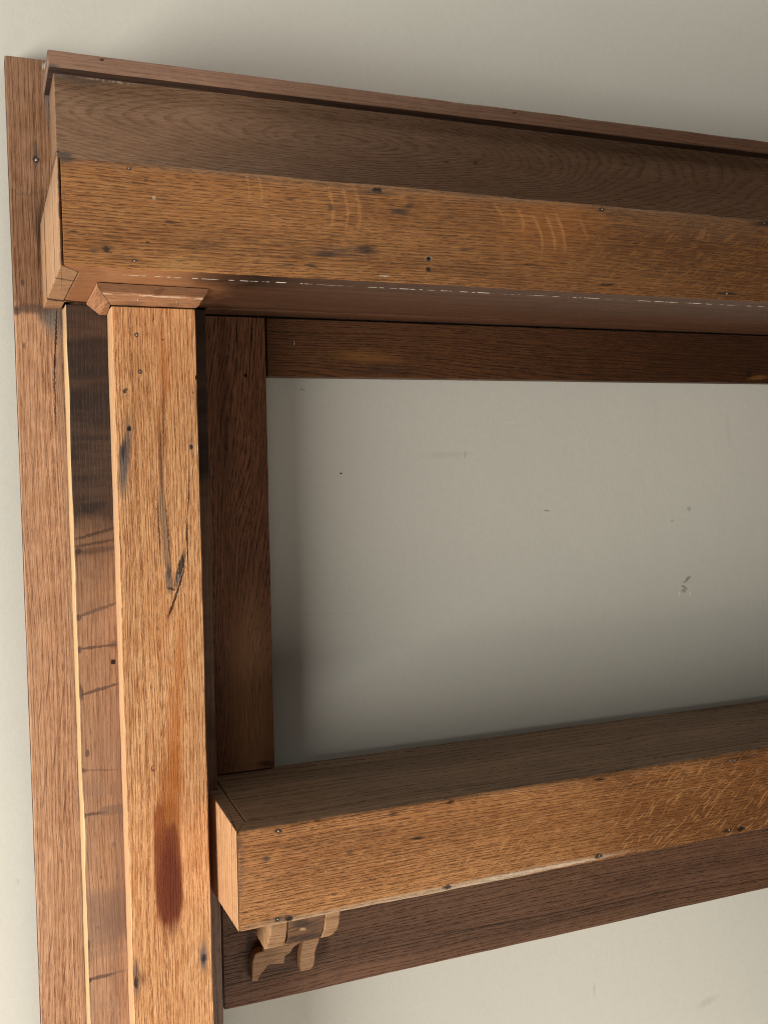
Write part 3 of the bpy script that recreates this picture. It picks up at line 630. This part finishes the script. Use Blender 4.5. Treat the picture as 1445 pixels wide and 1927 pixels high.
# --- shelf
m_shf = oak("honey_oak_shelf_front", 'x', lin('#c88d57'), lin('#9b6336'), lin('#321c0f'), trunk=(0.5, 0.06), space=0.003, warp=0.008, ring=0.12,
            pore=0.72, fibre=0.4, fleck=0.42, fleck_rot=38, fleck_col=lin('#c08a56'), fleck_in=[(0.8073, 1.0071, 0.20248, 0.08020, -1.9), (0.5328, 0.9960, 0.08158, 0.04295, -2.3)], blotch=0.45, blotch_col=lin('#8a4e22'),
            rough=0.46, bump=0.9, mottle=0.6, pore_w=1500, pore_l=100, ptex=0.6, fibre_w=1000, fibre_l=45, seed=13,
            marks=[
                ((0.5266, 1.0685, 0.33710, 0.00547, -0.7), GR, 0.5, 0.8, 'gp'), ((0.9073, 1.0094, 0.40430, 0.11014, -1.8), lin('#81501f'), 0.45, 0.7, 'bp'), ((1.0600, 0.9946, 0.35751, 0.14407, -2.0), lin('#b5aca0'), 0.85, 0.8, 'bm'),
                ((0.6977, 1.0460, 0.06794, 0.02574, -36.4), lin('#6b3d18'), 0.5, 0.9, 'bp'), ((0.7834, 0.9808, 0.11988, 0.02661, -1.5), lin('#5f3514'), 0.45, 0.9, 'bp'), ((0.4030, 1.0294, 0.08692, 0.01287, -0.8), lin('#6b4322'), 0.35, 0.9, 'bp'), ((0.2834, 1.0151, 0.05134, 0.00899, -1.1), lin('#6b4322'), 0.3, 0.9, 'bp'),
                ((0.4659, 0.9663, 0.17572, 0.00361, 0.5), lin('#cdb79a'), 0.75, 0.6, 'gp'), ((0.2823, 0.9644, 0.06289, 0.00395, -1.1), lin('#c7a57e'), 0.55, 0.7, 'gp'),
                ((0.5601, 0.9667, 0.10401, 0.00186, 0.5), lin('#dcc8ac'), 0.6, 0.5, 'j'),
                ((0.3305, 1.0441, 0.07070, 0.00683, -0.5), lin('#5f4027'), 0.4, 0.8, 'gp'), ((0.2229, 1.0147, 0.00327, 0.04397, -4.4), lin('#7a5c46'), 0.5, 0.8, 'g'),
                ((0.2217, 1.0535, 0.00326, 0.00656, -1.4), lin('#4b382b'), 0.55, 0.7, 'j'),
                ((0.2640, 1.0610, 0.00393, 0.00222, -9.1), lin('#231a14'), 0.85, 0.5, 'j'), ((0.2505, 1.0343, 0.00334, 0.00305, -9.7), lin('#4b3d33'), 0.75, 0.5, 'j'),
                ((0.2665, 0.9687, 0.01469, 0.00281, -3.1), lin('#4b4239'), 0.7, 0.8, 'g'), ((0.2608, 0.9683, 0.00253, 0.00224, -11.0), lin('#1f1813'), 0.9, 0.4, 'n'), ((0.2738, 0.9672, 0.00398, 0.00282, -11.0), BLACK, 0.9, 0.5, 'jh'),
                ((0.4542, 0.9678, 0.00516, 0.00210, -2.9), BLACK, 0.9, 0.5, 'jh'), ((0.6508, 0.9696, 0.00515, 0.00230, -2.7), BLACK, 0.9, 0.5, 'jh'), ((0.8370, 0.9703, 0.01157, 0.00203, -4.2), BLACK, 0.8, 0.6, 'j'), ((0.8603, 0.9693, 0.00670, 0.00273, -4.2), BLACK, 0.9, 0.5, 'jh'),
                ((0.4573, 1.0624, 0.00515, 0.00208, -1.1), lin('#1f1610'), 0.85, 0.6, 'g'), ((0.4168, 1.0284, 0.00627, 0.00147, -1.7), lin('#1f1610'), 0.85, 0.6, 'g'), ((0.3899, 1.0596, 0.00553, 0.00174, -1.1), lin('#2b1f16'), 0.8, 0.6, 'g'),
                ((0.6531, 1.0612, 0.00586, 0.00158, -1.0), BLACK, 0.85, 0.6, 'g'), ((0.8453, 1.0580, 0.00496, 0.00108, -1.0), CHALK, 0.7, 0.5, 'jd'), ((0.8560, 1.0586, 0.03328, 0.00270, 0.7), lin('#2a1c13'), 0.6, 0.8, 'g'),
                ((0.3408, 1.0252, 0.00357, 0.00229, -9.5), lin('#3a2a1e'), 0.6, 0.6, 'j'), ((0.7282, 1.0482, 0.06925, 0.00455, -0.4), lin('#4b2b16'), 0.5, 0.8, 'gp'),
            ])
m_sht = oak("dusty_oak_shelf_top", 'x', lin('#8d7157'), lin('#6c543e'), lin('#33251a'), trunk=(0.3, 0.4), space=0.0050, warp=0.016, ring=0.35,
            pore=0.75, fibre=0.26, blotch=0.5, blotch_col=lin('#5a4a38'), rough=0.6, bump=0.4, seed=14)
m_she = oak("sawn_end_of_shelf", 'z', lin('#c4986f'), lin('#a2744c'), lin('#5a3522'), trunk=(0.3, 0.6), space=0.007, warp=0.04, ring=0.6, pore=0.6,
            fibre=0.2, blotch=0.3, rough=0.55, bump=0.3, mottle=0.6, seed=15)
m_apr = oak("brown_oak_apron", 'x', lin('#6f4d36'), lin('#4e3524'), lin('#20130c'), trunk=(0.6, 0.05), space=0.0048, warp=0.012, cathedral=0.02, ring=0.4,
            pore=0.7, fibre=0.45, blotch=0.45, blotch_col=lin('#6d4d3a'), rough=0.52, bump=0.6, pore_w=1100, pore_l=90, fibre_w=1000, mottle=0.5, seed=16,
            marks=[((0.2737, 0.8541, 0.00391, 0.05262, -1.4), lin('#3a3029'), 0.7, 0.7, 'j'), ((0.2737, 0.8276, 0.00163, 0.00528, -1.4), lin('#b8b0a6'), 0.6, 0.5, 'jd'), ((0.4313, 0.8287, 0.11513, 0.00968, 0.1), lin('#3c281b'), 0.5, 0.9, 'bp'), ((0.7468, 0.8028, 0.18979, 0.01060, -0.3), lin('#3a261a'), 0.45, 0.9, 'bp'), ((0.9087, 0.8348, 0.18786, 0.00946, 0.2), lin('#382418'), 0.5, 0.9, 'bp'), ((0.7040, 0.7810, 0.13496, 0.01350, -0.7), lin('#7d5a42'), 0.4, 0.9, 'bp'), ((0.5820, 0.8163, 0.08649, 0.00116, -1.1), lin('#23150e'), 0.7, 0.6, 'g'), ((0.8351, 0.8091, 0.10854, 0.00108, -0.2), lin('#23150e'), 0.6, 0.6, 'g'), ((0.3329, 0.8149, 0.04070, 0.00108, -2.2), lin('#23150e'), 0.7, 0.6, 'g'), ((0.3065, 0.8407, 0.04665, 0.00106, -1.8), lin('#23150e'), 0.6, 0.6, 'g'),
                   ((0.4503, 0.8339, 0.00291, 0.00236, -11.3), lin('#4f3a2c'), 0.6, 0.5, 'j'),
                   ((0.3879, 0.7929, 0.00562, 0.00548, -1.1), lin('#3d281e'), 0.6, 0.7, 'j'), ((0.8671, 0.7797, 0.03685, 0.00627, -0.6), lin('#2e2019'), 0.6, 0.8, 'gp'), ((0.6296, 0.7738, 0.05666, 0.00147, -0.8), lin('#2a1b14'), 0.7, 0.6, 'g'),
                   ((0.3530, 0.7903, 0.13752, 0.01492, -0.6), lin('#a9785a'), 0.35, 0.9, 'gp')])
m_brk = oak("carved_oak_bracket", 'x', lin('#b48c66'), lin('#936b48'), lin('#54381f'), trunk=(0.3, 0.2), space=0.006, warp=0.02, ring=0.35, pore=0.35,
            fibre=0.22, blotch=0.35, rough=0.5, bump=0.3, seed=17)
m_brd = oak("stained_end_grain_block", 'x', lin('#85603f'), lin('#634430'), lin('#2c1d16'), trunk=(0.2, 0.1), space=0.005, warp=0.03, ring=0.4, pore=0.5,
            fibre=0.25, blotch=0.5, rough=0.5, bump=0.4, seed=18,
            marks=[((0.3147, 0.9107, 0.01007, 0.00497, -11.1), lin('#332923'), 0.75, 0.6, 'j'), ((0.3285, 0.9055, 0.01144, 0.00624, -1.3), lin('#4b3a30'), 0.5, 0.8, 'j'),
                   ((0.3169, 0.8947, 0.02272, 0.00374, -2.6), lin('#3d2b22'), 0.75, 0.4, 'j'), ((0.3158, 0.9043, 0.00378, 0.00149, -6.4), lin('#c09a70'), 0.8, 0.5, 'j')])
def cap_profile(g, tc, col, fb):
    x, y, z = g.sep(tc)
    wob = g.m('MULTIPLY', g.m('SUBTRACT', g.noise(g.v('MULTIPLY', tc, (60, 5, 5)), 1.0, 3.0), 0.5), 0.008)
    yy = g.m('ADD', g.m('MULTIPLY_ADD', x, -0.075, y), wob)
    fascia_shade = g.ss(yy, -0.148, -0.158)  # shade on the downward-facing fascia, put into the colour
    col = g.mix(g.m('MULTIPLY', fascia_shade, 0.70), col, lin('#5f3d29'))
    edge_highlight = g.ss(g.m('ABSOLUTE', g.m('ADD', yy, 0.144)), 0.0060, 0.0018)  # broken highlight line below the fascia, painted on
    edge_highlight = g.m('MULTIPLY', edge_highlight, g.ss(g.noise(tc, 120, 2.0), 0.40, 0.55))
    return g.mix(g.m('MULTIPLY', edge_highlight, 0.9), col, lin('#e6c6a8'))


m_capi = oak("moulded_oak_capital", 'x', lin('#bb8862'), lin('#976849'), lin('#553322'), trunk=(0.3, 0.3), space=0.003, warp=0.01, ring=0.15, pore=0.5,
             fibre=0.26, blotch=0.4, rough=0.45, bump=0.4, fibre_w=900, seed=19,
             extra=cap_profile, marks=[((0.1607, 1.6129, 0.05716, 0.00208, -0.4), lin('#7a5138'), 0.6, 0.6, 'b'), ((0.1554, 1.6085, 0.05177, 0.00073, -0.5), lin('#d9ad88'), 0.6, 0.6, 'jd'), ((0.1616, 1.6052, 0.00468, 0.00083, 2.5), lin('#4b3021'), 0.7, 0.6, 'j'),  # first two marks paint the fascia's shade and its highlight line
                    ((0.1459, 1.5998, 0.00926, 0.00155, 0.3), lin('#332a24'), 0.85, 0.8, 'g'), ((0.1839, 1.5993, 0.00847, 0.00184, 0.3), lin('#332a24'), 0.8, 0.8, 'g'), ((0.1834, 1.5995, 0.00159, 0.00126, 2.3), BLACK, 0.9, 0.5, 'jh'),
                    ((0.1974, 1.6083, 0.01602, 0.00158, -0.5), lin('#c79f80'), 0.5, 0.6, 'jd'), ((0.2051, 1.5954, 0.00860, 0.00159, -1.7), lin('#a58a72'), 0.5, 0.6, 'j')])

m_capr = oak("moulded_oak_return", 'y', lin('#bb8862'), lin('#976849'), lin('#553322'), trunk=(0.3, 0.3), space=0.003, warp=0.01, ring=0.15, pore=0.5,
             fibre=0.3, fibre_w=900, blotch=0.5, rough=0.45, bump=0.4, seed=21)
m_shade_grime = oak("grimy_oak_underside", 'x', lin('#4d382b'), lin('#3a291f'), lin('#1c130e'), pore=0.3, rough=0.7, seed=20)  # dark tone painted for shade under the cap, along with grime

nail_m, g, bs = new_mat("iron_nail")
tc = g.n.new('ShaderNodeTexCoord').outputs['Object']
g.put(bs.inputs['Base Color'], g.mix(g.noise(tc, 900, 2.0), lin('#8f8a85'), lin('#d9d4cc')))
bs.inputs['Metallic'].default_value = 0.55
bs.inputs['Roughness'].default_value = 0.38
chalk_m, g, bs = new_mat("chalky_filler")
tc = g.n.new('ShaderNodeTexCoord').outputs['Object']
g.put(bs.inputs['Base Color'], g.mix(g.noise(tc, 400, 2.0), lin('#cfc4b4'), lin('#a89884')))
bs.inputs['Roughness'].default_value = 0.9

# ------------------------------------------------------------------ the wall
wv = [(-3.0, 1.178, 0), (4.0, 1.178, 0), (4.0, 1.178, 3.0), (-3.0, 1.178, 3.0), (-3.0, 1.298, 0), (4.0, 1.298, 0), (4.0, 1.298, 3.0), (-3.0, 1.298, 3.0)]
wf = [(0, 1, 2, 3), (4, 5, 6, 7), (0, 1, 5, 4), (1, 2, 6, 5), (2, 3, 7, 6), (3, 0, 4, 7)]
wall = link("wall", wv, wf, wall_m, world=True)
wall["kind"] = "structure"
wall["label"] = "flat greige painted wall behind the oak mantelpiece, with a small scuff"
wall["category"] = "wall"

# ------------------------------------------------------------------ the mantelpiece
root = bpy.data.objects.new("mantelpiece", None)
root.empty_display_size = 0.1
COL.objects.link(root)
root.location = BASE
root["label"] = "stripped oak mantelpiece with pilaster, box header and bracketed shelf, set against the greige wall"
root["category"] = "mantelpiece"


def Z(z):
    return ZC + z


XR = 1.62     # where the boards run on to, beyond the picture

stile = board("outer_stile", 'z', (0.02, Z(0.4232)), (0.0344, 0.112), (1.1527, 1.1765), [m_stile, m_shade_grime], root, r=0.0014, jit=0.0010, seed=1,
              fmat=lambda n, c: 1 if n.x < -0.9 else 0)  # left face darkened to cut the light it bounces onto the wall
stile["label"] = "pinkish outer board with dark checks, duller above a tide line"

post = board("post_board", 'z', (0.0, Z(0.1565)), (0.0835, 0.2305), (1.10, 1.1460), [m_post, m_sap], root, r=0.0006, jit=0.0013, seed=2,
             fmat=lambda n, c: 1 if n.x < -0.5 else 0)
post["label"] = "board behind the pilaster with dark varnish runs and a raw pale edge"

pil = board("pilaster", 'z', (0.0, Z(0.1504)), (0.1253, 0.2110), (1.0578, 1.0995), [m_pil, m_pale], root, r=[0.0009, 0.0009, 0.0008, 0.0008],
            jit=0.0012, seed=3, fmat=lambda n, c: 1 if n.x < -0.75 else 0)
pil["label"] = "bright sanded pilaster with a red stain and a bark pocket"

# capital: a moulding with a mitred return on the left, cut flush on the right
zt = Z(0.1576)
FL = [(0.1022, 0.9620, zt), (0.1030, 0.9680, Z(0.1552)), (0.1080, 0.9900, Z(0.1545)), (0.1155, 1.0220, Z(0.1532)), (0.1190, 1.0330, Z(0.1516)), (0.1245, 1.0566, Z(0.1512))]
FR = [(0.2062, 0.9690, zt), (0.2068, 0.9745, Z(0.1552)), (0.2086, 0.9960, Z(0.1545)), (0.2104, 1.0260, Z(0.1532)), (0.2112, 1.0360, Z(0.1516)), (0.2118, 1.0566, Z(0.1512))]
BL = [(0.1045, 1.0990, zt), (0.1052, 1.0990, Z(0.1560)), (0.1075, 1.0990, Z(0.1545)), (0.1130, 1.0990, Z(0.1500)), (0.1175, 1.0990, Z(0.1462)), (0.1247, 1.0990, Z(0.1462))]
cv, cf = [], []
NS = 14
for k in range(6):
    for i in range(NS + 1):
        t = i / NS
        p = Vector(FL[k]).lerp(Vector(FR[k]), t)
        p.z += 0.0004 * mnoise.noise(Vector((i * 0.8, k * 2.2, 1)))
        p.y += 0.0012 * mnoise.noise(Vector((i * 0.8, k * 2.2, 7)))
        cv.append(p)
for k in range(5):
    for i in range(NS):
        a = k * (NS + 1) + i
        cf.append((a, a + 1, a + NS + 2, a + NS + 1))
n0 = len(cv)
cv += [(0.2062, 1.0570, zt), (0.1245, 1.0570, zt)]
cf.append(tuple([n0] + [k * (NS + 1) + NS for k in range(5, -1, -1)][::-1]))       # right cut end
cf.append((0, n0 + 1, n0, NS))
cf.append((5 * (NS + 1) + NS, n0, n0 + 1, 5 * (NS + 1)))
cap_front = link("capital", cv, [tuple(f) for f in cf], m_capi, root)
cap_front["label"] = "moulded capital on top of the pilaster"
rv, rf = [], []
for k in range(6):
    rv += [Vector(FL[k]) + Vector((-0.0004, 0, 0)), Vector(FL[k]).lerp(Vector(BL[k]), 0.5) + Vector((0, 0, 0.0004 * (k % 2))), Vector(BL[k])]
for k in range(5):
    for i in range(2):
        a = k * 3 + i
        rf.append((a, a + 1, a + 4, a + 3))
n0 = len(rv)
rv += [(0.1247, 1.0990, zt), (0.1245, 1.0566, zt)]
rf += [(2, 5, 8, 11, 14, 17, n0), (0, 1, 2, n0, n0 + 1), (15, 16, 17, n0, n0 + 1)]
link("side_moulding", rv, rf, m_capr, cap_front)

# header: a box of front board, end board and soffit under the frieze
zb, ztp = Z(0.1580), Z(0.2486)
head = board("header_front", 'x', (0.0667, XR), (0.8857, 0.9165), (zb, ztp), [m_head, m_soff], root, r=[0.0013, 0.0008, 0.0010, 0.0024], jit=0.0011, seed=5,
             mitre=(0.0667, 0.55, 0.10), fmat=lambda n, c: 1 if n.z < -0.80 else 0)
head["label"] = "honey oak front board of the header with nail holes"
endb = prism("end_board", [(0.0643, 0.8868), (0.0650, 0.8862), (0.0786, 0.9092), (0.0812, 0.9172), (0.0812, 1.0990), (0.0828, 1.0990), (0.0828, 1.1524), (0.0643, 1.1524)], zb, ztp, 'xy', m_endb, head, bev=0.0008)
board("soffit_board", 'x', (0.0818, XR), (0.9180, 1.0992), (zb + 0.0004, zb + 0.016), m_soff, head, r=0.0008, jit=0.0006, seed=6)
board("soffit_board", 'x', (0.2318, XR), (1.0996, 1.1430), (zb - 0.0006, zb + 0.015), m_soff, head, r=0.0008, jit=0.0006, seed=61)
board("top_board", 'x', (0.0836, XR), (0.9176, 1.1520), (ztp - 0.018, ztp - 0.0008), m_sht, head, r=0.0012, seed=7)

frz = board("frieze_board", 'x', (0.0784, XR), (1.085, 1.1520), (ztp + 0.0006, Z(0.3878)), m_frz, root, r=0.0007, jit=0.0004, seed=8)
frz["label"] = "smoky brown frieze board with cathedral figure"
capb = board("cap_strip", 'x', (0.0722, XR), (1.067, 1.1762), (Z(0.3862), Z(0.4027)), [m_cap, m_shade_grime], root, r=[0.0012, 0.0008, 0.0012, 0.0018], jit=0.0009, seed=9,
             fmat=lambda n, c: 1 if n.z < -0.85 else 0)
capb["label"] = "narrow cap strip along the top edge"

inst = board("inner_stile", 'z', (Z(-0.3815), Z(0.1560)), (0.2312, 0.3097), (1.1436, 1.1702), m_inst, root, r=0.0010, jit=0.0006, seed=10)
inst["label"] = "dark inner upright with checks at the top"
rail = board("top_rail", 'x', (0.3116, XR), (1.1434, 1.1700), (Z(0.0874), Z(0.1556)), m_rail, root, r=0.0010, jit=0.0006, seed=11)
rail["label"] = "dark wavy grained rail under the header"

# shelf: a mitred box on a bracket
zs1, zs0 = Z(-0.3827), Z(-0.4870)
shf = board("shelf_front", 'x', (0.2213, XR), (0.9662, 0.9905), (zs0, zs1), [m_shf, m_sht], root, r=[0.0020, 0.0010, 0.0010, 0.0055], jit=0.0014, seed=12, seg=5, mitre=(0.2213, 0.58, 0.26),
            fmat=lambda n, c: 1 if n.z > 0.80 else 0)
shf["label"] = "honey oak front board of the shelf, its lower edge worn pale"
prism("end_board", [(0.2205, 0.9674), (0.2207, 0.9670), (0.2351, 0.9918), (0.2352, 1.1420), (0.2313, 1.1420), (0.2313, 1.0990), (0.2205, 1.0990)],
      lambda p: zs0 - 0.0005 - max(0.0, (p[1] - 0.985)) * 0.10, zs1 - 0.0006, 'xy', [m_she, m_sht], shf, bev=0.0009, fmat=lambda n, c: 1 if n.z > 0.6 else 0)
board("top_board", 'x', (0.2362, XR), (0.9921, 1.1516), (zs1 - 0.018, zs1 - 0.0002), m_sht, shf, r=0.0008, jit=0.0005, seed=13)
board("bottom_board", 'x', (0.2362, XR), (0.9915, 1.1420), (zs0 + 0.004, zs0 + 0.020), m_apr, shf, r=0.0010, seed=14)

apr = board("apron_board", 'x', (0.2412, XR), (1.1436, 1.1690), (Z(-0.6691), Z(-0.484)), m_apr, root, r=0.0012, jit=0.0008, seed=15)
apr["label"] = "brown apron board under the shelf"

# bracket: a three piece block over two fretted lappets
zk = Z(-0.487) + 0.003
blk = prism("bracket", [(0.2995, 0.9216), (0.3428, 0.9200), (0.3427, 0.9132), (0.3400, 0.8979), (0.3358, 0.8891), (0.2960, 0.8893), (0.2982, 0.8984)], 1.0604, 1.1434, 'xz', m_brd, root, bev=0.0007)
blk["label"] = "stepped bracket under the left end of the shelf"
prism("bracket_cheek", [(0.2782, 0.9201), (0.2992, 0.9205), (0.2987, 0.9128), (0.2968, 0.8986), (0.2937, 0.8894), (0.2703, 0.8887), (0.2726, 0.8935), (0.2764, 0.9039)], 1.0600, 1.1434, 'xz', m_brk, blk, bev=0.0022)
prism("bracket_cheek", [(0.3436, 0.9204), (0.3618, 0.9203), (0.3613, 0.9136), (0.3603, 0.9030), (0.3575, 0.8955), (0.3527, 0.8914), (0.3474, 0.8894), (0.3364, 0.8891), (0.3406, 0.8977)], 1.0600, 1.1434, 'xz', m_brk, blk, bev=0.0016)
prism("lappet", [(0.2856, 0.8559), (0.2867, 0.8521), (0.2785, 0.8513), (0.2755, 0.8492), (0.2733, 0.8408), (0.2718, 0.8175), (0.2788, 0.8160), (0.2815, 0.8213), (0.2837, 0.8244), (0.2879, 0.8282), (0.2916, 0.8328), (0.2969, 0.8332), (0.3046, 0.8320), (0.3123, 0.8308), (0.3138, 0.8406), (0.3210, 0.8429), (0.3229, 0.8471), (0.3272, 0.8504), (0.3357, 0.8528), (0.3094, 0.8582)], 1.1290, 1.1435, 'xz', m_brk, blk, bev=0.0014)
prism("lappet", [(0.3356, 0.8480), (0.3370, 0.8550), (0.3577, 0.8544), (0.3564, 0.8486), (0.3536, 0.8432), (0.3516, 0.8363), (0.3513, 0.8291), (0.3503, 0.8221), (0.3478, 0.8184), (0.3447, 0.8163), (0.3325, 0.8163), (0.3321, 0.8272), (0.3330, 0.8366)], 1.1290, 1.1435, 'xz', m_brk, blk, bev=0.0014)


# nails: low domed heads
def nail(parent, x, z, y, r=0.0011):
    r *= 0.85
    verts, faces = [], []
    for k, (rk, d) in enumerate(((1.0, 0.0), (0.95, 0.35), (0.6, 0.6))):
        for i in range(10):
            a = 2 * math.pi * i / 10
            verts.append((x + r * rk * math.cos(a), y + 0.0001 - d * r, z + r * rk * math.sin(a)))
    for k in range(2):
        for i in range(10):
            j = (i + 1) % 10
            faces.append((k * 10 + i, k * 10 + j, k * 10 + 10 + j, k * 10 + 10 + i))
    faces += [tuple(range(10)), tuple(range(20, 30))]

    return link("nail", verts, faces, nail_m, parent, smooth=True)


for par, yy, pts in (
        (stile, 1.1527, [((0.0626, 1.7667), 0.0018)]),
        (head, 0.8857, [((0.1256, 1.6151), 0.0010), ((0.6010, 1.6941), 0.0009), ((0.7626, 1.6151), 0.0011), ((0.1230, 1.6931), 0.0008), ((0.8136, 1.6948), 0.0010)]),
        (shf, 0.9662, [((0.2640, 1.0610), 0.0012), ((0.3146, 1.0097), 0.0010), ((0.8415, 0.9703), 0.0012), ((0.6508, 0.9696), 0.0009), ((0.2614, 0.9685), 0.0010)]),
        (pil, 1.0578, [((0.1499, 1.5718), 0.0012), ((0.1523, 1.5341), 0.0008)])):
    for (x, z), r in pts:
        nail(par, x, z, yy, r)

# nails through the capital's front face, on its slope
nail(cap_front, *(0.1451, 1.5998), 1.0065, 0.0012)
nail(cap_front, *(0.1834, 1.5995), 1.0085, 0.0009)
# dry filler showing in the header joints
